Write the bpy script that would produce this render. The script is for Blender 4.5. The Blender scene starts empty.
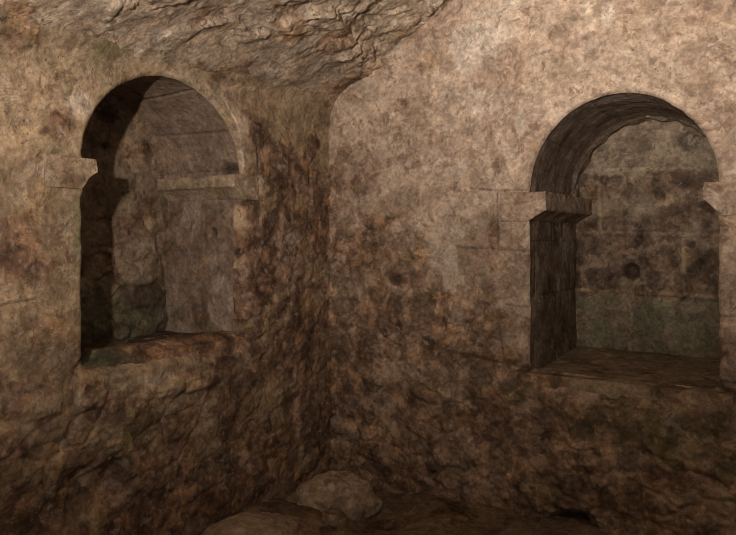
import bpy, math, random
import numpy as np
from mathutils import Vector

# ------------------------------------------------------------------ scene, units: metres
# corner of the two walls = origin; right wall = plane y=0 (u = x), left wall = plane x=0 (u = -y)
D = 4.2
CAM = np.array([0.582*D, -0.8145*D, 0.339*D])
FPX = 690.0
HOR = 236.0
scn = bpy.context.scene
COL = scn.collection

# ------------------------------------------------------------------ numpy noise
def _perm(seed):
    r = np.random.RandomState(seed); p = r.permutation(256)
    return np.concatenate([p, p, p]).astype(np.int32)
_G = np.array([[1,1,0],[-1,1,0],[1,-1,0],[-1,-1,0],[1,0,1],[-1,0,1],[1,0,-1],[-1,0,-1],
               [0,1,1],[0,-1,1],[0,1,-1],[0,-1,-1],[1,1,0],[-1,1,0],[0,-1,1],[0,-1,-1]], float)
def perlin(P, seed=0):
    pm = _perm(seed)
    I = np.floor(P).astype(np.int64); F = P - I; I = (I & 255).astype(np.int32)
    W = F*F*F*(F*(F*6-15)+10)
    def g(dx,dy,dz):
        h = pm[pm[pm[(I[:,0]+dx)&255]+((I[:,1]+dy)&255)]+((I[:,2]+dz)&255)] & 15
        v = _G[h]
        return v[:,0]*(F[:,0]-dx)+v[:,1]*(F[:,1]-dy)+v[:,2]*(F[:,2]-dz)
    l = lambda a,b,t: a+(b-a)*t
    x0 = l(l(g(0,0,0),g(1,0,0),W[:,0]), l(g(0,1,0),g(1,1,0),W[:,0]), W[:,1])
    x1 = l(l(g(0,0,1),g(1,0,1),W[:,0]), l(g(0,1,1),g(1,1,1),W[:,0]), W[:,1])
    return l(x0,x1,W[:,2])
def fbm(P, scale, octv=4, seed=0, gain=.5, lac=2.03):
    s = np.zeros(len(P)); a = 1.; f = scale; t = 0
    for o in range(octv):
        s += a*perlin(P*f+17.3*o, seed+o); t += a; a *= gain; f *= lac
    return s/t*1.6
def ridged(P, scale, octv=4, seed=0, gain=.5):
    s = np.zeros(len(P)); a = 1.; f = scale; t = 0
    for o in range(octv):
        s += a*(1-2.2*np.abs(perlin(P*f+9.1*o, seed+o))); t += a; a *= gain; f *= 2.1
    return s/t
def worley(u, v, seed=0, jit=.9):
    iu = np.floor(u).astype(np.int64); iv = np.floor(v).astype(np.int64); pm = _perm(seed)
    f1 = np.full(len(u), 9.); f2 = np.full(len(u), 9.); cid = np.zeros(len(u))
    for a in (-1,0,1):
        for b in (-1,0,1):
            h = pm[pm[(iu+a)&255]+((iv+b)&255)]
            h2 = pm[h+37]; h3 = pm[h2+11]
            d = np.hypot(iu+a+.5+jit*(h/255.-.5)-u, iv+b+.5+jit*(h2/255.-.5)-v)
            n = d < f1
            f2 = np.where(n, f1, np.minimum(f2, d)); cid = np.where(n, h3/255., cid); f1 = np.where(n, d, f1)
    return f1, f2, cid
def sst(a, b, x):
    t = np.clip((x-a)/(b-a), 0, 1); return t*t*(3-2*t)

# ------------------------------------------------------------------ from the photo's pixels to metres on a wall
def ray(px, py):
    cx, cz = (px-368)/FPX, 1.0
    t = .844*cx - .536*cz; y = .536*cx + .844*cz
    return np.array([t, y, -(py-HOR)/FPX])
def on_right(px, py, depth=0.):
    r = ray(px, py); k = (depth-CAM[1])/r[1]; p = CAM+k*r; return p[0], p[2]
def on_left(px, py, depth=0.):
    r = ray(px, py); k = (-depth-CAM[0])/r[0]; p = CAM+k*r; return -p[1], p[2]
def blob(fn, u, v, wob, px, py, rx, ry, soft=.6):
    c = fn(px, py); e = fn(px+1, py); g = fn(px, py+1)
    du = abs(e[0]-c[0])*rx; dv = abs(g[1]-c[1])*ry
    d = np.hypot((u-c[0])/du, (v-c[1])/dv) + wob
    return 1-sst(1-soft, 1+soft*.5, d)
def seg(fn, u, v, a, b, wid, wob):
    a = np.array(fn(*a)); b = np.array(fn(*b)); d = b-a; L = (d**2).sum()
    t = np.clip(((u-a[0])*d[0]+(v-a[1])*d[1])/L, 0, 1)
    dist = np.hypot(u-a[0]-t*d[0], v-a[1]-t*d[1])
    return 1-sst(wid*.35, wid, dist+wob)

# ------------------------------------------------------------------ mesh helpers
MASKS = ('rubble', 'pale', 'moss', 'joint', 'stain_shade')  # last one: dark stains and tone, and shade painted into recesses
def make_obj(name, verts, faces, mat, parent=None, masks=None, origin=(0,0,0), smooth=True):
    verts = np.asarray(verts, float) - np.array(origin)
    me = bpy.data.meshes.new(name)
    me.from_pydata(verts.tolist(), [], faces.tolist() if hasattr(faces,'tolist') else faces)
    me.update()
    if smooth: me.polygons.foreach_set('use_smooth', [True]*len(me.polygons))
    for k in MASKS:
        at = me.attributes.new(k, 'FLOAT', 'POINT')
        if masks is not None and k in masks:
            at.data.foreach_set('value', np.clip(masks[k],0,1).astype(np.float32))
    me.materials.append(mat)
    o = bpy.data.objects.new(name, me); COL.objects.link(o)
    if parent is not None: o.parent = parent
    else: o.location = origin
    return o
def grid_faces(nu, nv, flip=False):
    i, j = np.meshgrid(np.arange(nu-1), np.arange(nv-1), indexing='ij')
    a = (i*nv+j).ravel(); q = np.stack([a, a+nv, a+nv+1, a+1], 1)
    return q[:, ::-1] if flip else q
def structure(o): o['kind'] = 'structure'; return o
def tag(o, label, cat, group=None):
    o['label'] = label; o['category'] = cat
    if group: o['group'] = group
    return o

# ------------------------------------------------------------------ material
def stone_material(name, A, B, C, rub, pale=(.62,.56,.49), moss=(.17,.18,.10), joint=(.30,.25,.19), stain_shade=(.07,.055,.045),
                   s1=2.2, s2=7., bump=.5, rough=.95, contrast=1., speck=.5, crust=.65, flakes=1., ochre=.4):
    m = bpy.data.materials.new(name); m.use_nodes = True
    nt = m.node_tree; N = nt.nodes; L = nt.links; N.clear()
    out = N.new('ShaderNodeOutputMaterial'); bs = N.new('ShaderNodeBsdfPrincipled')
    bs.inputs['Roughness'].default_value = rough; bs.inputs['Specular IOR Level'].default_value = .06
    L.new(bs.outputs[0], out.inputs[0])
    tc = N.new('ShaderNodeTexCoord')
    def noise(scale, det=6, rg=.6, dist=.0, off=0.):
        n = N.new('ShaderNodeTexNoise'); n.inputs['Scale'].default_value = scale; n.inputs['Detail'].default_value = det
        n.inputs['Roughness'].default_value = rg; n.inputs['Distortion'].default_value = dist
        if off:
            mp = N.new('ShaderNodeMapping'); mp.inputs['Location'].default_value = (off, off*1.7, -off)
            L.new(tc.outputs['Object'], mp.inputs[0]); L.new(mp.outputs[0], n.inputs['Vector'])
        else: L.new(tc.outputs['Object'], n.inputs['Vector'])
        return n.outputs['Fac']
    def rng(x, a, b, c=0., d=1.):
        r = N.new('ShaderNodeMapRange'); r.interpolation_type = 'SMOOTHSTEP'
        for k, v in zip((1,2,3,4), (a,b,c,d)): r.inputs[k].default_value = v
        L.new(x, r.inputs[0]); return r.outputs[0]
    def math_(op, x, y):
        n = N.new('ShaderNodeMath'); n.operation = op; n.use_clamp = False
        for k, q in enumerate((x, y)):
            if isinstance(q, (int, float)): n.inputs[k].default_value = q
            else: L.new(q, n.inputs[k])
        return n.outputs[0]
    def mix(f, a, b, mode='MIX'):
        n = N.new('ShaderNodeMix'); n.data_type = 'RGBA'; n.blend_type = mode
        for q, s in ((f, n.inputs[0]), (a, n.inputs[6]), (b, n.inputs[7])):
            if isinstance(q, tuple): s.default_value = (*q, 1)
            elif isinstance(q, (int, float)): s.default_value = q
            else: L.new(q, s)
        return n.outputs[2]
    def attr(k):
        n = N.new('ShaderNodeAttribute'); n.attribute_name = k; return n.outputs['Fac']
    c = mix(rng(noise(s1, 7, .62, .6), .36, .64), A, B)
    c = mix(math_('MULTIPLY', rng(noise(s2, 7, .66, .9, 3.1), .47, .68), .8), c, C)
    n_mid = noise(16, 6, .7, .5, 7.7)
    ra = attr('rubble')
    rcol = mix(rng(noise(11, 6, .7, .4, 1.3), .35, .66), tuple(v*.52 for v in rub), tuple(min(1., v*1.6) for v in rub))
    c = mix(rng(math_('ADD', ra, math_('MULTIPLY', math_('SUBTRACT', n_mid, .5), 1.1)), .3, .72), c, rcol)
    for k, colr, w in (('moss', moss, .85), ('joint', joint, .8), ('pale', pale, .85), ('stain_shade', stain_shade, .85)):
        f = rng(math_('ADD', attr(k), math_('MULTIPLY', math_('MULTIPLY', math_('SUBTRACT', n_mid, .5), 1.6), math_('MULTIPLY', attr(k), math_('SUBTRACT', 1.15, attr(k))))), .12, .95, 0, w)
        c = mix(f, c, colr)
    # fine grain of the stone itself
    for sc_, dt, rg_, ds, of, lo, hi in ((4.5, 9, .68, 1.2, 9.1, .26, .20), (17, 8, .72, .8, 11.3, .24, .18), (46, 6, .7, .5, 2.2, .28, .26)):
        g1 = rng(noise(sc_, dt, rg_, ds, of), .30, .70, 1-lo*contrast, 1+hi*contrast)
        c = mix(1., c, g1, 'MULTIPLY')
    # thin reddish-brown crust in broken patches
    cr = math_('MULTIPLY', rng(noise(8.5, 9, .72, 1.6, 13.7), .53, .62), rng(noise(2.6, 4, .6, .5, 15.1), .42, .6))
    c = mix(math_('MULTIPLY', cr, crust), c, tuple(v*k for v, k in zip(rub, (.72, .62, .62))))
    vo = N.new('ShaderNodeTexVoronoi'); vo.inputs['Scale'].default_value = 34; vo.inputs['Randomness'].default_value = 1
    L.new(tc.outputs['Object'], vo.inputs['Vector'])
    sp = math_('MULTIPLY', rng(vo.outputs['Distance'], .1, .22, 1, 0), rng(noise(6, 3, .5, 0, 5.5), .52, .64))
    c = mix(math_('MULTIPLY', sp, speck), c, tuple(v*.3 for v in B))
    # flaked coats with crisp broken edges, and small chips that show pale lime
    fa = noise(6.2, 9, .66, .7, 17.3); fb_ = noise(15, 8, .68, .6, 19.9)
    st_a = rng(fa, .525, .54); st_b = rng(fb_, .575, .592); st_c = rng(fb_, .405, .39)
    rim = math_('MULTIPLY', rng(math_('ABSOLUTE', math_('SUBTRACT', fa, .53), 0), .0, .010, 1, 0), rng(noise(3.3, 4, .6, 0, 21.), .46, .58))
    och = math_('MULTIPLY', rng(noise(7.5, 9, .68, .9, 31.), .53, .57), rng(noise(2.1, 4, .6, 0, 33.), .40, .58))
    c = mix(math_('MULTIPLY', och, ochre), c, mix(1., c, (1.22,1.06,.80), 'MULTIPLY'))
    gry = math_('MULTIPLY', rng(noise(6.6, 9, .68, .9, 37.), .54, .58), rng(noise(2.4, 4, .6, 0, 39.), .42, .58))
    c = mix(math_('MULTIPLY', gry, .55*flakes), c, mix(1., c, (.74,.78,.76), 'MULTIPLY'))
    # rubble: stones of different colour set in earth mortar
    vm = N.new('ShaderNodeVectorMath'); vm.operation = 'ADD'; wn = N.new('ShaderNodeTexNoise'); wn.inputs['Scale'].default_value = 9; wn.inputs['Detail'].default_value = 5
    L.new(tc.outputs['Object'], wn.inputs['Vector']); sc2 = N.new('ShaderNodeVectorMath'); sc2.operation = 'SCALE'; sc2.inputs['Scale'].default_value = .16
    L.new(wn.outputs['Color'], sc2.inputs[0]); L.new(tc.outputs['Object'], vm.inputs[0]); L.new(sc2.outputs[0], vm.inputs[1])
    vr = N.new('ShaderNodeTexVoronoi'); vr.inputs['Scale'].default_value = 11; L.new(vm.outputs[0], vr.inputs['Vector'])
    sepn = N.new('ShaderNodeSeparateColor'); L.new(vr.outputs['Color'], sepn.inputs[0])
    stone = mix(rng(sepn.outputs[0], .2, .8), mix(1., c, (.52,.46,.44), 'MULTIPLY'), mix(rng(sepn.outputs[1], .3, .7), mix(1., c, (1.45,1.28,1.02), 'MULTIPLY'), mix(1., c, (1.15,1.12,1.1), 'MULTIPLY')))
    c = mix(math_('MULTIPLY', rng(ra, .15, .6), .62*flakes), c, stone)
    c = mix(math_('MULTIPLY', st_a, .42*flakes), c, mix(1., c, (.68,.63,.61), 'MULTIPLY'))
    c = mix(math_('MULTIPLY', st_c, .55*flakes), c, tuple(v*k for v, k in zip(rub, (.55, .50, .50))))
    c = mix(math_('MULTIPLY', math_('MULTIPLY', st_b, rng(noise(2.9, 5, .6, 0, 25.), .45, .6)), .62*flakes), c, mix(.55, c, pale))
    c = mix(math_('MULTIPLY', rim, .6*flakes), c, tuple(v*.35 for v in B))
    L.new(c, bs.inputs['Base Color'])
    hb = math_('ADD', noise(38, 7, .70, .4, 4.4), math_('MULTIPLY', math_('ADD', math_('SUBTRACT', st_b, st_a), math_('MULTIPLY', st_c, -1.)), .45*flakes))
    hb = math_('SUBTRACT', hb, math_('MULTIPLY', sp, .5))
    bp = N.new('ShaderNodeBump'); bp.inputs['Strength'].default_value = bump; bp.inputs['Distance'].default_value = .02
    L.new(hb, bp.inputs['Height']); L.new(bp.outputs[0], bs.inputs['Normal'])
    return m

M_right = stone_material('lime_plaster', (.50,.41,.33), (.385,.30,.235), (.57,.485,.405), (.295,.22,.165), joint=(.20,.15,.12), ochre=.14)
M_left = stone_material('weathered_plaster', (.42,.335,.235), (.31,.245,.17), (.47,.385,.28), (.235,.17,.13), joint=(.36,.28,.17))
M_rock = stone_material('vault_rock', (.56,.475,.375), (.44,.38,.31), (.62,.505,.39), (.43,.325,.24), s1=3.2, s2=6., bump=.9, crust=.3, ochre=.2)
M_sill = stone_material('dusty_sill', (.37,.29,.21), (.30,.235,.17), (.40,.32,.245), (.27,.195,.145), moss=(.16,.15,.10))
M_lsill = stone_material('left_sill', (.28,.22,.155), (.20,.16,.115), (.32,.255,.185), (.26,.175,.125), moss=(.11,.135,.095), ochre=.1)  # left sill, darker and greener than the right one
M_floor = stone_material('earth_and_bedrock', (.27,.20,.14), (.21,.155,.11), (.32,.245,.175), (.19,.14,.10), bump=.7)
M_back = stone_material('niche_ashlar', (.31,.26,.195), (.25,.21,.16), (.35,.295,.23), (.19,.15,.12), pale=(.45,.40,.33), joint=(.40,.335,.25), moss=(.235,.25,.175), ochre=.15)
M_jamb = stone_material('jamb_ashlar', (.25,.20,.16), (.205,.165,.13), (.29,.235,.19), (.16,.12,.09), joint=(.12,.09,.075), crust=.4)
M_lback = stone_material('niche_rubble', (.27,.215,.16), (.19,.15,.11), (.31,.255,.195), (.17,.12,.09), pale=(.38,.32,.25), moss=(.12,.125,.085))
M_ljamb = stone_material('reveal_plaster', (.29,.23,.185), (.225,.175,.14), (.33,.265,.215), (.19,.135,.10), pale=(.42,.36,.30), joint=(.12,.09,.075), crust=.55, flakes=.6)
M_imp_r = stone_material('impost_limestone', (.44,.355,.28), (.36,.28,.22), (.48,.40,.325), (.28,.19,.14))
M_imp_l = stone_material('impost_sandstone', (.40,.325,.235), (.32,.255,.185), (.44,.365,.275), (.25,.17,.12))
M_boul = stone_material('pale_boulder_stone', (.46,.37,.28), (.36,.285,.21), (.50,.41,.32), (.2,.145,.1), s1=4, crust=.3)

# ------------------------------------------------------------------ the two openings
class Opening:
    def __init__(s, uc, w, zs, zb, over, rag, ky): s.uc, s.w, s.zs, s.zb, s.over, s.rag, s.ky = uc, w, zs, zb, over, rag, ky
    def sdf(s, u, v):
        up = np.hypot(u-s.uc, (v-s.zs)/s.ky)-s.w
        lo = np.maximum(np.abs(u-s.uc)-s.w, s.zb-v)
        return np.where(v >= s.zs, up, lo)
    def f(s, u, v):
        P = np.stack([u*9, v*9, np.full_like(u, s.uc)], 1)
        n = fbm(P, 1., 4, 91)
        bottom = (1-sst(s.zb-.005, s.zb+.01, v))*sst(s.w-.005, s.w-.05, np.abs(u-s.uc))
        return s.sdf(u, v) + s.over + .008*np.clip(n+.1, 0, 1) - bottom*s.rag*np.clip(1.+n, .2, 2.)
    def push(s, u, v, amt):
        r = np.hypot(u-s.uc, v-s.zs)+1e-9
        side = np.abs(u-s.uc)-s.w > s.zb-v
        du = np.where(v >= s.zs, (u-s.uc)/r, np.where(side, np.sign(u-s.uc), 0.))
        dv = np.where(v >= s.zs, (v-s.zs)/r, np.where(side, 0., -1.))
        return u+du*amt, v+dv*amt
# left niche: u = distance from the corner along the left wall
OL = Opening(.2955*D, .1105*D, CAM[2]+.0715*D, CAM[2]-.123*D, .004, .022, .925)
OR = Opening(.4008*D, .1048*D, CAM[2]+.0525*D, CAM[2]-.1655*D, .004, .014, 1.065)
DEPL, DEPR = .133*D, .208*D

def lip(s):
    return np.interp(s, [0, .3*D, .485*D, .9*D], [2.20, 2.185, 2.09, 1.95])

# ------------------------------------------------------------------ wall relief
def pits(u, v, cell, seed, dens):
    f1, f2, cid = worley(u/cell, v/cell, seed)
    return (1-sst(.1, .34, f1))*(cid < dens)
def stones(u, v, P, su, sv, seed):
    wu = fbm(P, 5., 3, seed+1)*.35; wv = fbm(P, 5., 3, seed+5)*.35
    f1, f2, cid = worley(u/su+wu, v/sv+wv, seed)
    gap = 1-sst(.02, .22, f2-f1)
    return (1-.55*f1*f1)*(1-.8*gap)+.35*(cid-.5), gap, cid

def right_relief(u, v):
    P = np.stack([u, v, np.zeros_like(u)], 1)
    wob = fbm(P, 9., 5, 3)*.55
    line = np.interp(u, [0, .4, .9, 1.3, 2.2, 3.4], [1.62, 1.50, 1.25, .98, .72, .65])
    R = sst(.38, -.38, v-line+wob*.45)
    R = np.maximum(R, .75*sst(.30, .0, u+wob*.2)*sst(2.15, 1.7, v))
    st, gap, cid = stones(u, v, P, .19, .12, 21)
    disp = .022*fbm(P, 1.3, 3, 1) + (.007+.016*R)*fbm(P, 5., 4, 5) + (.0026+.010*R)*fbm(P, 22., 5, 9, .6)
    vis = sst(-.15, .3, fbm(P, 2.2, 3, 47))
    disp += R*(.004+.014*vis)*(st-.6)
    pt = pits(u, v, .09, 33, .22)*sst(-.2, .25, fbm(P, 2.5, 2, 40))
    disp -= .012*pt
    pl2 = sst(.05, .2, fbm(P, 4.5, 5, 60))                       # where a thin coat of plaster has flaked
    disp -= .006*pl2*(1-R)
    b = lambda *a: blob(on_right, u, v, wob, *a)
    sg = lambda a, c, w: seg(on_right, u, v, a, c, w, np.abs(wob)*.02)
    mk = {}
    flake = sst(.15, .45, fbm(P, 5., 5, 70))*sst(2.55, 1.9, v+wob*.3)
    mk['rubble'] = np.clip(R*(.66+.5*fbm(P, 3., 5, 77)) + .45*flake*(1-R) + .22*R*(cid-.3), 0, 1)
    for a in ((408,280,24,13), (352,366,22,18), (348,156,14,16), (360,185,18,14), (492,232,7,26), (385,225,14,12), (430,62,16,12),
              (495,165,6,16), (345,322,16,14), (380,300,24,18), (465,415,34,12), (400,105,14,10)):
        mk['rubble'] = np.maximum(mk['rubble'], (.85 if a[1] > 200 else .48)*b(*a))
    pale = .35*sst(.2, .5, fbm(P, 3.2, 5, 80))*sst(1.6, 2.3, v)
    for a, k in (((482,40,34,24),.8), ((470,62,22,16),.6), ((500,10,30,12),.5), ((607,14,8,15),1.), ((447,262,11,30),.7), ((520,125,6,15),.6),
                 ((455,232,16,8),.5), ((455,168,15,9),.45), ((400,165,12,9),.4), ((435,250,4,30),.7), ((462,315,30,5),.35), ((585,10,12,12),.5), ((480,100,30,20),.4), ((633,393,20,6),.85)):
        pale = np.maximum(pale, k*b(*a))
    for a, c in (((432,272),(438,252)), ((438,252),(453,245)), ((453,245),(457,268)), ((457,268),(455,290))):
        pale = np.maximum(pale, .7*sg(a, c, .022))
    mk['pale'] = np.clip(1.35*pale, 0, 1)*(1-.35*R)
    mk['moss'] = np.clip(.45*sst(.1,.45,fbm(P,3.,5,55))*R + .5*b(640,420,110,40) + .4*b(700,330,15,30), 0, .6)
    J = np.zeros_like(u)
    for a, c in (((497,190),(545,190)), ((497,217),(528,217)), ((497,192),(497,250)), ((455,247),(529,251)), ((505,305),(528,307)), ((498,310),(503,368)),
                 ((440,350),(530,369)), ((713,315),(745,318)), ((718,225),(738,227)), ((490,190),(470,188)), ((714,380),(745,384))):
        J = np.maximum(J, sg(a, c, .013))
    for a, c in (((660,92),(668,70)), ((585,90),(570,100)), ((560,97),(548,104))):
        J = np.maximum(J, .8*sg(a, c, .006))
    mk['joint'] = J*.8
    disp -= .012*J
    so = .9*b(572,522,20,13) + .8*b(612,394,7,7) + .6*b(400,280,12,6) + .35*b(350,368,14,10) + .5*b(533,372,4,4)+.3*b(525,430,50,20)
    mk['stain_shade'] = np.clip(so, 0, .85)  # dark stains, plus shade painted into the wall holes
    disp -= .10*b(572,522,20,13) + .05*b(612,394,8,8)+.02*b(405,280,14,8)
    disp += .02*b(633,392,22,9)
    f = OR.f(u, v); r = .014+.012*np.clip(wob+.3, 0, 1)
    r = r+.10*(1-sst(OR.zb-.02, OR.zb+.05, v))
    near = 1-np.clip(f/r, 0, 1)
    disp = disp*sst(-.02, .22, f)*.85 + .15*disp - r*near**2
    for sgn in (-1, 1):                                                # bed for the impost blocks
        uu = (u-OR.uc)*sgn
        bed = sst(OR.w+.21, OR.w+.15, uu)*sst(OR.w-.05, OR.w, uu)*sst(.03, -.005, np.abs(v-(OR.zs-.075))-.08)
        disp = disp*(1-bed) - .003*bed
    return disp, f, mk

def left_relief(u, v):
    P = np.stack([u, v, np.full_like(u, 7.7)], 1)
    wob = fbm(P, 9., 5, 103)*.55
    R = sst(1.05, .55, v+wob*.5)*.9
    R = np.maximum(R, .95*sst(OL.uc-OL.w+.10, OL.uc-OL.w-.08, u+wob*.12)*sst(2.15, 1.75, v+wob*.3))
    R = np.maximum(R, .35*sst(.0,.3,fbm(P,2.5,4,120)))
    st, gap, cid = stones(u, v, P, .20, .12, 121)
    disp = .025*fbm(P, 1.4, 3, 101) + (.009+.010*R)*fbm(P, 5., 5, 105) + (.0035+.0075*R)*fbm(P, 21., 5, 109, .6)
    vis = sst(-.15, .3, fbm(P, 2.2, 3, 147))
    disp += R*(.004+.012*vis)*(st-.6)*sst(.0, .9, u+.25)
    # the wall leans into the vault above the arch
    k = np.clip((v-(lip(u)-.08))/.16, 0, .95)
    disp += .08*k*k
    b = lambda *a: blob(on_left, u, v, wob, *a)
    sg = lambda a, c, w: seg(on_left, u, v, a, c, w, np.abs(wob)*.02)
    mk = {}
    mk['rubble'] = np.clip(R*(.62+.5*fbm(P,3.,5,131))+.25*(cid-.3)*R + .4*sst(.1,.4,fbm(P,4.,5,130)), 0, 1)
    for a, k in (((20,245,30,40),.75), ((60,125,18,22),.7), ((40,330,30,20),.5), ((255,290,22,55),.8), ((280,180,22,18),.7), ((60,490,36,28),.6), ((235,400,25,25),.5)):
        mk['rubble'] = np.maximum(mk['rubble'], k*b(*a))
    pale = .3*sst(.2,.5,fbm(P,3.5,5,140))
    for a, k in (((80,108,18,16),.6), ((50,170,26,10),.5), ((295,240,8,9),.8), ((77,410,7,34),.5), ((60,442,6,10),.6), ((235,250,5,40),.5), ((65,225,12,16),.4), ((258,190,14,9),.6), ((240,130,9,26),.4),((150,380,40,8),.45)):
        pale = np.maximum(pale, k*b(*a))
    pale = np.maximum(pale, .7*sg((226,102),(238,128),.016)); pale = np.maximum(pale, .7*sg((238,128),(243,165),.016))
    mk['pale'] = np.clip(1.3*pale, 0, 1)*(1-.3*R)
    mk['moss'] = np.clip(.35*sst(.05,.45,fbm(P,2.6,5,150)) + .7*b(77,235,6,45) + .5*b(130,430,50,35)+.4*b(60,30,70,60), 0, .7)
    J = np.zeros_like(u)
    for a, c in (((40,155),(84,157)), ((0,307),(35,300)), ((255,140),(258,168)), ((245,178),(270,178))):
        J = np.maximum(J, sg(a, c, .012))
    mk['joint'] = .0*J
    disp -= .014*J
    mk['stain_shade'] = np.clip(.4*b(95,490,40,28)+.45*b(140,500,30,20)+.45*b(225,460,24,30)+.5*b(120,372,24,3), 0, .6)  # dark patches, one in the hollow, a thin one below the sill
    disp += .03*b(35,400,40,20) - .05*b(95,490,40,25) + .03*b(185,385,50,8)
    f = OL.f(u, v); right_edge = sst(OL.uc, OL.uc-OL.w, u)*sst(OL.zs+.05, OL.zs-.1, v)
    r = .016+.014*np.clip(wob+.3, 0, 1)+.05*right_edge
    r = r+.05*(1-sst(OL.zb-.02, OL.zb+.05, v))
    near = 1-np.clip(f/r, 0, 1)
    disp = disp*sst(-.02, .16, f)*.75 + .25*disp - r*near**2*.8
    for sgn in (-1, 1):
        uu = (u-OL.uc)*sgn
        wid = .15 if sgn > 0 else .11
        bed = sst(OL.w+wid+.04, OL.w+wid, uu)*sst(OL.w-.05, OL.w, uu)*sst(.03, -.005, np.abs(v-(OL.zs-.055))-.065)
        disp = disp*(1-bed) - .003*bed
    return disp, f, mk

def right_pt(u, v, n): return np.stack([u, -n, v], 1)      # n = towards the room
def left_pt(u, v, n): return np.stack([n, -u, v], 1)

def build_wall(name, u0, u1, v0, v1, step, op, relief, pt, mat, flip):
    nu = int((u1-u0)/step)+1; nv = int((v1-v0)/step)+1
    U, V = np.meshgrid(np.linspace(u0, u1, nu), np.linspace(v0, v1, nv), indexing='ij')
    u = U.ravel(); v = V.ravel()
    f = op.f(u, v); inside = f < 0
    band = inside & (f > -2.5*step)
    for _ in range(4):
        ff = op.f(u, v)
        nu_, nv_ = op.push(u, v, -ff)
        u = np.where(band, nu_, u); v = np.where(band, nv_, v)
    q = grid_faces(nu, nv, flip)
    n_in = inside[q].sum(1); deep = (inside & ~band)[q].any(1)
    q = q[(n_in < 4) & ~deep]
    disp, _, mk = relief(u, v)
    used = np.unique(q); remap = np.full(len(u), -1); remap[used] = np.arange(len(used))
    vv = pt(u, v, disp)[used]
    return structure(make_obj(name, vv, remap[q], mat, masks={k: a[used] for k, a in mk.items()}))

build_wall('wall_right', -.12, 3.3, -.25, 3.45, .0075, OR, right_relief, right_pt, M_right, False)
build_wall('wall_left', -.12, 3.1, -.25, 2.46, .007, OL, left_relief, left_pt, M_left, True)

# ------------------------------------------------------------------ vault (ceiling)
def build_ceiling():
    xs = np.concatenate([np.arange(.02, 1.3, .0075), np.arange(1.3, 3.35, .02)])
    ss = np.concatenate([np.arange(-.08, 2.2, .0085), np.arange(2.2, 3.15, .02)])
    X, S = np.meshgrid(xs, ss, indexing='ij'); x = X.ravel(); s = S.ravel()
    def prof(x): return np.where(x < 1.0, .615*x+.03*np.sin(x*4.), .615-.0+.03*np.sin(4.)+ .55*(x-1.)-.10*(x-1.)**2)
    z = lip(s)*np.ones_like(x)+prof(x)
    P = np.stack([x, s, z], 1)
    w = P + .10*np.stack([fbm(P, 2.5, 3, 201), fbm(P, 2.5, 3, 205), fbm(P, 2.5, 3, 209)], 1)
    # layered rock: beds dip along a diagonal, each bed breaks off in a ragged ledge
    t = (w[:,0]*1.9 + w[:,1]*1.0)*1.25 + .55*fbm(P, 2.4, 5, 215)
    fr = t-np.floor(t)
    hb = np.array([math.sin(k*12.9898)*.5+.5 for k in range(64)])[np.clip(np.floor(t).astype(int)+20, 0, 63)]
    live = sst(-.12, .2, fbm(P, 1.9, 3, 219))
    ledge = fr*sst(1., .95, fr)*(.25+.75*hb)*live
    t2 = (w[:,0]*1.0 - w[:,1]*1.6)*1.3 + .7*fbm(P, 3., 5, 225)
    fr2 = t2-np.floor(t2)
    crack2 = (1-sst(0, .03, np.minimum(fr2, 1-fr2)))*sst(.08,.3,fbm(P,2.4,3,235))
    amp = sst(-.02, .42, x)
    fl = np.array([1.,.75,1.])
    d = -.02+.030*fbm(P, 1.6, 3, 241) + .006*fbm(P, 9., 5, 247) + (.15+.85*amp)*(.016*fbm(P*fl, 6., 5, 245, .58) + .009*fbm(P, 24., 5, 251, .62)) + amp*(.062*ledge - .03*crack2 + .02*fr2*sst(1,.94,fr2)*sst(0,.25,fbm(P,2.1,3,233)))
    t3 = (w[:,0]*2.1 + w[:,1]*1.35)*4.5 + .9*fbm(P, 5., 4, 255); fr3 = t3-np.floor(t3)
    d += amp*.012*fr3*sst(1,.9,fr3)*sst(-.1,.3,fbm(P,2.8,3,257))
    crack = crack2
    wx = w[:,0]*1.25+w[:,1]*.8; wy = w[:,1]*1.0-w[:,0]*.7
    for sc_, am, sd in ((2.3, .040, 263), (6.5, .012, 267)):
        f1, f2, cid = worley(wx*sc_*1.1+.6*fbm(P, 4., 5, sd), wy*sc_*.7+.5*fbm(P, 4., 5, sd+2), sd)
        d += amp*am*(cid-.5)*sst(0, .06, f2-f1)
    n = np.array([.52, 0, -.854])
    V = np.stack([x, -s, z], 1) + d[:,None]*n
    wob = fbm(P, 8., 4, 271)
    mk = {'rubble': np.clip(.75*sst(.35,.0,s+.1*wob)*sst(.6,.1,x) + .6*sst(.15,.4,fbm(P,3.,5,275)), 0, 1),
          'pale': np.clip(.6*sst(.2,.5,fbm(P,5.,5,281))+.3*crack, 0, .8),
          'moss': np.clip(.9*sst(.0,.35,fbm(P,2.,4,285))*sst(.5,1.3,s), 0, .55),
          'stain_shade': .35*sst(.3,.5,fbm(P,6.,5,291))}
    structure(make_obj('ceiling', V, grid_faces(len(xs), len(ss), True), M_rock, masks=mk))
build_ceiling()

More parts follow.
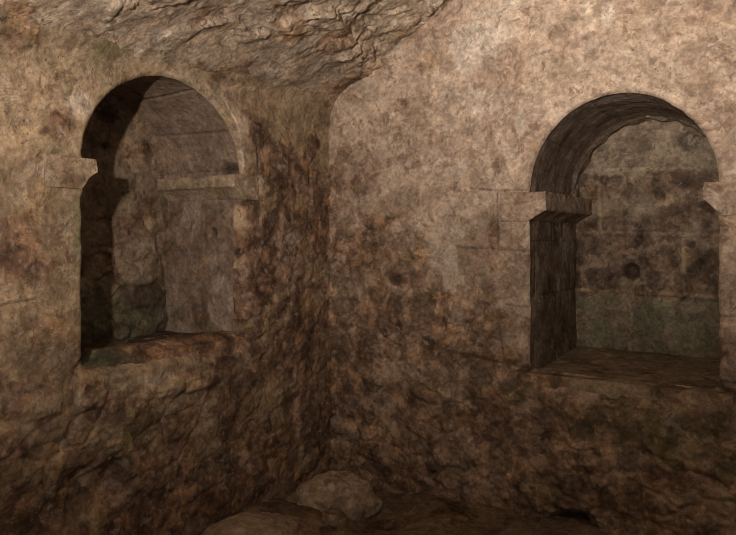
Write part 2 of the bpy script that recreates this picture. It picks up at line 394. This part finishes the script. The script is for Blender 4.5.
# ------------------------------------------------------------------ floor
def floor_z(x, s):
    P = np.stack([x, s, np.full_like(x, 2.2)], 1)
    z = .03*fbm(P, 1.2, 3, 301)+.018*ridged(P, 3.5, 4, 305)+.008*fbm(P, 18., 4, 309)
    rut = sst(.55, .0, np.abs(x-.34*s-.42)*1.4+.15*fbm(P,3.,3,311))
    return z-.05*rut
def build_floor():
    xs = np.concatenate([np.arange(-.1, 1.5, .0095), np.arange(1.5, 3.35, .04)])
    ss = np.concatenate([np.arange(-.1, 1.7, .0095), np.arange(1.7, 3.15, .04)])
    X, S = np.meshgrid(xs, ss, indexing='ij'); x = X.ravel(); s = S.ravel()
    P = np.stack([x, s, np.zeros_like(x)], 1)
    mk = {'rubble': .7*sst(.0,.3,fbm(P,3.,4,321)), 'stain_shade': .5*sst(.1,.4,fbm(P,2.6,4,325))}
    structure(make_obj('floor', np.stack([x, -s, floor_z(x, s)], 1), grid_faces(len(xs), len(ss), True), M_floor, masks=mk))
build_floor()

# ------------------------------------------------------------------ niches
def empty(name, loc):
    o = bpy.data.objects.new(name, None); COL.objects.link(o); o.location = loc; o.empty_display_size = .1; return o

def lining_noise(P, seed, rough): return (.010*fbm(P, 2.5, 3, seed)+.005*rough*fbm(P, 8., 4, seed+4)+.0015*fbm(P, 30., 3, seed+9))

def niche(op, dep, relief, pt, fn, flip, mats, label, base_name, seed, impost, left):
    base = pt(np.array([op.uc]), np.array([op.zb]), np.array([0.]))[0]
    root = empty(base_name, base); tag(root, label, 'niche')
    m_back, m_jamb, m_soff, m_imp, m_sill = mats
    st = .0085
    def put(name, V, q, mat, mk): return make_obj(name, V, q, mat, parent=root, masks=mk, origin=base)
    def joint_masks(a, b, jl, w=.012):          # a,b metres on the part's own plane
        J = np.zeros_like(a)
        P = np.stack([a*20, b*20, np.full_like(a, seed)], 1); wob = np.abs(fbm(P, 1., 3, seed))*.006
        for (a0, b0), (a1, b1) in jl:
            d0, d1 = a1-a0, b1-b0; L = d0*d0+d1*d1
            t = np.clip(((a-a0)*d0+(b-b0)*d1)/L, 0, 1)
            J = np.maximum(J, 1-sst(w*.3, w, np.hypot(a-a0-t*d0, b-b0-t*d1)+wob))
        return J
    # --- jambs: one on each side
    for sgn in (-1, 1):
        nd = int((dep+.04)/st); nh = int((op.zs-op.zb+.11)/st)
        Dp, Z = np.meshgrid(np.linspace(0, 1, nd), np.linspace(op.zb-.10, op.zs+.012, nh), indexing='ij')
        k = Dp.ravel(); z = Z.ravel(); ub = np.full_like(z, op.uc+sgn*op.w)
        d0, _, mkw = relief(ub, np.maximum(z, op.zb+.002))
        n = d0+(-(dep+.04)-d0)*k
        P = np.stack([n, z, ub], 1)
        inn = lining_noise(P, seed+sgn, 1.4 if left else .8)*sst(.0, .06, d0-n)
        if left: jl = [((-.02,1.55),(-.6,1.56)), ((-.02,1.33),(-.6,1.34)), ((-.27,1.34),(-.26,1.56)), ((-.02,1.15),(-.6,1.16)), ((-.30,1.0),(-.30,1.16))]
        else: jl = [((-.0,1.11),(-.9,1.10)), ((-.10,1.11),(-.11,1.40)), ((-.0,1.40),(-.9,1.39)), ((-.74,1.11),(-.74,1.39)), ((-.45,.75),(-.46,1.1)), ((-.4,1.4),(-.4,1.56)), ((-.60,1.4),(-.6,1.56))]
        J = joint_masks(n, z, jl, .010)
        inn -= .005*J
        mk = {'joint': J*.75, 'rubble': .5*sst(.0,.35,fbm(P,5.,4,seed+31)), 'pale': .45*sst(.15,.45,fbm(P,4.,4,seed+35)), 'moss': .35*sst(.1,.4,fbm(P,3.,3,seed+38))*sst(op.zb+.6,op.zb,z)}
        if left:
            hole = 1-sst(.012, .03, np.hypot(n+.2, z-1.44))
            inn -= .03*hole; mk['stain_shade'] = .9*hole  # the hole's inner shade is painted into its colour
            mk['pale'] = np.maximum(mk['pale'], .8*(1-sst(.5, 1.2, np.hypot((n+.14)/.12, (z-1.08)/.17)+.5*fbm(P, 8., 4, seed+33))))
            mk['joint'] = mk['joint']*.4
        put('jamb', pt(ub-sgn*inn, z, n), grid_faces(nd, nh, flip if sgn > 0 else not flip), m_jamb, mk)
    # --- arch soffit
    na = int(math.pi*op.w/st); nd = int((dep+.04)/st)
    A, K = np.meshgrid(np.linspace(-.012, math.pi+.012, na), np.linspace(0, 1, nd), indexing='ij')
    a = A.ravel(); k = K.ravel(); ub = op.uc+op.w*np.cos(a); zb_ = op.zs+op.ky*op.w*np.sin(a)
    d0, _, mkw = relief(ub, zb_); n = d0+(-(dep+.04)-d0)*k
    P = np.stack([n, zb_, ub], 1)
    inn = lining_noise(P, seed+11, .7)*sst(0, .06, d0-n)
    arc = a*op.w
    jl = [((arcv, -.02), (arcv+.02*((i % 3)-1), -dep-.05)) for i, arcv in enumerate([.25,.55,.907,1.197,1.41] if left else np.linspace(.13, math.pi*op.w-.13, 9))]
    J = joint_masks(arc, n, jl, .012 if left else .008); inn -= (.010 if left else .004)*J
    if not left:                                        # ragged ring of mortar along the back of the arch
        ring = sst(-dep+.13, -dep+.085, n+.05*fbm(P, 6., 3, seed+71))
        inn += ring*(.014+.018*fbm(P*np.array([1,1,1]), 9., 4, seed+75))
    mk = {'joint': J*.7, 'rubble': .35*sst(.1,.4,fbm(P,4.,4,seed+41)), 'pale': .4*sst(.15,.4,fbm(P,3.,4,seed+44))+(0 if left else .6*ring*sst(-.2,.3,fbm(P,9.,4,seed+46)))}
    if left:                                            # a dark broken hollow just over the impost
        mk['stain_shade'] = .8*(1-sst(.4, 1.1, np.hypot((arc-1.40)/.05, (n+.07)/.14)+.4*fbm(P, 9., 3, seed+47))); inn -= .012*mk['stain_shade']
    cu = (ub-op.uc)/op.w; cz = (zb_-op.zs)/op.w/op.ky
    put('arch_soffit', pt(ub-cu*inn, zb_-cz*inn, n), grid_faces(na, nd, flip), m_soff, mk)
    # --- back wall
    us = np.arange(op.uc-op.w-.05, op.uc+op.w+.05, st); zs = np.arange(op.zb-.05, op.zs+op.w*op.ky+.05, st)
    U, Z = np.meshgrid(us, zs, indexing='ij'); u = U.ravel(); z = Z.ravel(); P = np.stack([u, z, np.full_like(u, seed)], 1)
    wob = fbm(P, 9., 4, seed+2)*.5
    fb = lambda px, py: fn(px, py, dep)
    b = lambda *q: blob(fb, u, z, wob, *q)
    if left:
        stn, gap, cid = stones(u, z, P, .26, .17, seed+3)
        d = .02*fbm(P, 3., 3, seed+5)+.012*fbm(P, 9., 4, seed+6)+.006*fbm(P,25.,3,seed+8)+.02*stn*sst(1.9,1.5,z)-.01
        mk = {'rubble': np.clip(.3*gap+.5*sst(0,.35,fbm(P,5.,4,seed+9)),0,1), 'moss': np.clip(.8*sst(1.3,1.05,z+wob*.2)+.3*sst(.1,.4,fbm(P,4.,3,seed+7)),0,.8),
              'stain_shade': np.clip(.8*b(145,295,22,18)+.4*sst(.1,.4,fbm(P,4.,4,seed+12)),0,.75), 'pale': .5*b(150,215,12,14)+.35*sst(.2,.5,fbm(P,5.,4,seed+14))}
    else:
        pj = [((575,232),(760,236)), ((570,290),(630,291)), ((630,291),(760,300)), ((632,291),(630,356)), ((684,234),(683,295)), ((598,165),(600,232)), ((590,170),(760,168))]
        J = joint_masks(u, z, [(fb(*p), fb(*q)) for p, q in pj], .022)
        lower = sst(0, -.06, z-fb(640,168)[1]+wob*.08)
        d = .006*fbm(P, 3., 3, seed+5)+.006*lower*fbm(P, 14., 4, seed+6)+.003*fbm(P,32.,3,seed+8) - .008*lower + .008*J
        hole = b(631,272,8.5,10.5,.25) if False else 1-sst(.022, .060, np.hypot((u-fb(631,272)[0])*1.1, (z-fb(631,272)[1])*.8)+.025*wob)
        ring = (1-sst(.055,.12,np.hypot(u-fb(631,272)[0], z-fb(631,272)[1])+.03*wob))*(1-hole)
        d -= .07*hole
        chips = pits(u, z, .045, seed+17, .5)*lower
        d -= .006*chips
        low = sst(0, -.05, z-fb(640,292)[1]+wob*.05)
        mk = {'joint': .9*J*sst(-.45,.1,wob), 'rubble': np.clip(lower*(.62+.6*fbm(P,6.,5,seed+9))*(1-.6*low),0,1), 'pale': np.clip(.35*ring*sst(-.3,.3,wob)+.35*low*sst(.0,.4,fbm(P,6.,5,seed+14))+.3*chips*(wob>-.1), 0, .7),
              'moss': np.clip(low*(.3+.7*sst(-.05,.4,fbm(P,5.,5,seed+7)))+.5*b(600,335,22,14)+.4*b(690,330,25,20)+.35*b(700,165,20,6), 0, .9),
              'stain_shade': np.clip(.75*b(687,140,18,15)+.5*b(700,180,26,14)+.5*hole+.5*b(700,265,16,30)+.55*b(604,180,5,8)+lower*(1-low)*(.22+.5*fbm(P,5.,5,seed+21)), 0, .8)}  # stains, a darker stone course, and shade painted into the round hole
    put('back_wall', pt(u, z, -dep+d), grid_faces(len(us), len(zs), not flip), m_back, mk)
    # --- sill
    us = np.arange(op.uc-op.w-.05, op.uc+op.w+.05, st); ks = np.concatenate([[0.], np.linspace(1e-4, 1, int((dep+.05)/st))])
    U, K = np.meshgrid(us, ks, indexing='ij'); u = U.ravel(); k = K.ravel()
    d0, _, _ = relief(np.clip(u, op.uc-op.w, op.uc+op.w), np.full_like(u, op.zb))
    d0 = np.maximum(d0, -.03)+.004+.006*fbm(np.stack([u*14, d0*0, d0*0+seed], 1), 1., 3, seed+49)
    n = d0+(-(dep+.05)-d0)*k; P = np.stack([u, n, np.full_like(u, seed+.5)], 1)
    fd = sst(0, .07, d0-n)
    if left:
        slab = sst(-.26, -.17, n+.07*fbm(P, 5., 3, seed+52))*sst(op.uc+op.w-.08,op.uc+op.w-.16,u+.05*fbm(P,4.,2,seed+50))
        z = op.zb-.012 + fd*(.012*fbm(P, 4., 4, seed+51)+.01*fbm(P,14.,4,seed+53)+.035*slab)
        mk = {'moss': np.clip(.9*sst(op.uc-.05,op.uc+.3,u+.1*fbm(P,4.,3,seed+55)),0,.9), 'stain_shade': np.clip(.9*sst(-.10,-.26,n+.06*fbm(P,6.,4,seed+59)),0,.85), 'rubble': .7*slab, 'pale': .3*sst(.1,.4,fbm(P,6.,4,seed+56))}  # back of the sill darkened in colour to stand for shade
    else:
        z = op.zb-.012 + fd*(.010*fbm(P, 4., 4, seed+51)+.005*fbm(P,16.,4,seed+53))+.02*sst(-.3,-.85,n)
        mk = {'moss': .4*sst(0,.4,fbm(P,3.,4,seed+54)), 'stain_shade': .5*sst(.05,.4,fbm(P,4.,5,seed+57)), 'rubble': .5*sst(0,.4,fbm(P,3.,4,seed+58))}
    z = np.where(k < 1e-6, op.zb-.09, z)              # the front edge turns down into the wall
    put('sill', pt(u, z, n), grid_faces(len(us), len(ks), not flip), m_sill, mk)
    # --- impost blocks: square fillet over a hollow chamfer, running from the wall face to the back
    for sgn in (-1, 1):
        proj, hgt, fil, back_w, top = impost[sgn]
        prof = [(-proj, 0), (-proj, -fil)]
        for q in np.linspace(0, 1, 9)[1:]:
            prof.append((-proj+proj*q*1.02, -fil-(hgt-fil)*(q**(1.7 if left else 1.15))))
        prof += [(.03, -hgt), (back_w, -hgt), (back_w, 0)]
        # resample so the faces are fine enough to weather
        pts = []
        for (x0, y0), (x1, y1) in zip(prof, prof[1:]+prof[:1]):
            m = max(1, int(math.hypot(x1-x0, y1-y0)/.012))
            for i in range(m): pts.append((x0+(x1-x0)*i/m, y0+(y1-y0)*i/m))
        pts = np.array(pts); c = pts.mean(0); npf = len(pts)
        dn = np.concatenate([[.0055,.003], np.linspace(.0, -dep-.03, int(dep/.014))])
        V = []
        # front cap: shrinking rings so that the face is a dense grid
        rings = [.0, .2, .4, .6, .75, .88, .96]
        for r in rings[1:]:
            V.append(np.c_[c+(pts-c)*r, np.full(npf, .006)])
        for i, d_ in enumerate(dn):
            sc = .985 if i == 0 else 1.
            V.append(np.c_[c+(pts-c)*sc, np.full(npf, d_)])
        nr = len(V); V = np.concatenate(V)
        lu, lz, ln = V[:,0], V[:,1], V[:,2]
        P = np.stack([lu*1., lz, ln], 1)+seed+sgn*3
        wear = .006*fbm(P, 14., 4, seed+81)+.002*fbm(P, 50., 3, seed+84)
        wear = wear*np.where(ln > -.03, 1., .3)
        lu = lu+wear*sst(.05, 0, lu); lz = lz+.003*fbm(P, 7., 3, seed+88); ln = ln+np.where(ln > -.01, .8*.006*fbm(P, 11., 4, seed+91)-.001, 0)
        edge = sst(.03, 0, np.hypot(lu+proj, lz)); lu = lu+.012*edge*(fbm(P,25.,2,seed+95)+.3)
        q = []
        for i in range(nr-1):
            for j in range(npf):
                j2 = (j+1) % npf; q.append((i*npf+j, i*npf+j2, (i+1)*npf+j2, (i+1)*npf+j))
        cap = [tuple(range(npf))]
        q = [t[::-1] for t in q] if (flip ^ (sgn > 0)) else q
        cap = [t[::-1] for t in cap] if not (flip ^ (sgn > 0)) else cap
        mk = {'rubble': .5*sst(.1,.4,fbm(P,6.,4,seed+97)), 'pale': .5*sst(.1,.4,fbm(P,5.,4,seed+99)), 'stain_shade': .3*sst(.2,.5,fbm(P,7.,4,seed+98))}
        uu = op.uc+sgn*(op.w+lu)
        o = put('impost', pt(uu, top+lz, ln), q+cap, m_imp, mk)
        o.data.update()
    return root

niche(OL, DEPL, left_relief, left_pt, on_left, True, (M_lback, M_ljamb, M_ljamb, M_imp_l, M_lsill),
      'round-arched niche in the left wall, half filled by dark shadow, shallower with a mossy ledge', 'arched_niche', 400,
      {1: (.072, .125, .055, .16, OL.zs+.012), -1: (.065, .125, .062, .12, OL.zs+.012)}, True)
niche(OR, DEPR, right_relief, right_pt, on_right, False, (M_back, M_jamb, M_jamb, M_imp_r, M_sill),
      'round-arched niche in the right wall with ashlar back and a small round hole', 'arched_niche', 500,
      {-1: (.095, .15, .095, .15, OR.zs+.005), 1: (.07, .15, .075, .15, OR.zs+.02)}, False)

# ------------------------------------------------------------------ loose rocks
def rock(name, label, cat, loc, size, seed, mat, rz=0., flat=.35, group=None):
    n = 72; th = np.linspace(0, 2*math.pi, n, endpoint=False); ph = np.linspace(-math.pi/2, math.pi/2, 40)
    TH, PH = np.meshgrid(th, ph, indexing='ij')
    d = np.stack([np.cos(PH)*np.cos(TH), np.cos(PH)*np.sin(TH), np.sin(PH)], -1).reshape(-1, 3)
    r = 1+.22*fbm(d, 1.1, 3, seed)+.08*ridged(d, 2.4, 4, seed+5)+.03*fbm(d, 8., 4, seed+9)
    V = d*r[:,None]*np.array(size)
    V[:,2] = np.where(V[:,2] < -size[2]*flat, -size[2]*flat+.15*(V[:,2]+size[2]*flat), V[:,2])
    V[:,2] -= V[:,2].min()
    c, s_ = math.cos(rz), math.sin(rz); V[:,:2] = V[:,:2] @ np.array([[c, s_], [-s_, c]])
    q = []
    m = 40
    for i in range(n):
        i2 = (i+1) % n
        for j in range(m-1): q.append((i*m+j, i2*m+j, i2*m+j+1, i*m+j+1))
    o = make_obj(name, V, q, mat, masks={'rubble': .4*sst(.1,.4,fbm(d,3.,4,seed+12)), 'pale': .4*sst(.1,.4,fbm(d,2.5,4,seed+15))})
    o.location = loc
    return tag(o, label, cat, group)
rock('boulder', 'pale rounded boulder on the floor in the corner between the two walls', 'boulder', (.29, -.36, -.085), (.24, .17, .145), 601, M_boul, rz=.56)
rock('rock_slab', 'low flat brown rock along the foot of the left wall', 'rock', (.22, -1.02, -.06), (.21, .33, .10), 611, M_boul, rz=.1)
rock('floor_stone', 'small dark stone on the floor in front of the pale boulder', 'rock', (.42, -.56, -.04), (.07, .06, .05), 621, M_floor)

# ------------------------------------------------------------------ light
def spot(name, loc, target, power, color, angle, blend, size):
    l = bpy.data.lights.new(name, 'SPOT'); l.energy = power; l.color = color; l.spot_size = angle; l.spot_blend = blend; l.shadow_soft_size = size
    o = bpy.data.objects.new(name, l); COL.objects.link(o); o.location = loc
    o.rotation_euler = (Vector(target)-Vector(loc)).to_track_quat('-Z', 'Y').to_euler(); return o
LAMP = (.44*D, -.865*D, CAM[2]+.085*D)
spot('flood_lamp', LAMP, (.2, -1.2, 3.75), 335, (1., .80, .65), math.radians(136), 1., .025)
spot('flood_lamp', (LAMP[0]+.12, LAMP[1], LAMP[2]), (2.25, 0, 3.7), 485, (1., .83, .69), math.radians(86), 1., .03)
w = bpy.data.worlds.new('crypt_gloom'); scn.world = w; w.use_nodes = True
w.node_tree.nodes['Background'].inputs[0].default_value = (.95, .73, .56, 1); w.node_tree.nodes['Background'].inputs[1].default_value = .165

# ------------------------------------------------------------------ camera
scn.cycles.use_denoising = True
scn.cycles.max_bounces = 6
scn.cycles.filter_width = 1.1
cd = bpy.data.cameras.new('camera'); co = bpy.data.objects.new('camera', cd); COL.objects.link(co)
cd.sensor_width = 36; cd.lens = 36*FPX/736; cd.shift_y = -(267.5-HOR)/736
cd.clip_start = .02
co.location = CAM; f = Vector((-.536, .844, 0)); co.rotation_euler = f.to_track_quat('-Z', 'Y').to_euler()
scn.camera = co
vs = scn.view_settings; vs.view_transform = 'Standard'; vs.look = 'None'; vs.gamma = 1; vs.use_curve_mapping = False; vs.exposure = 0
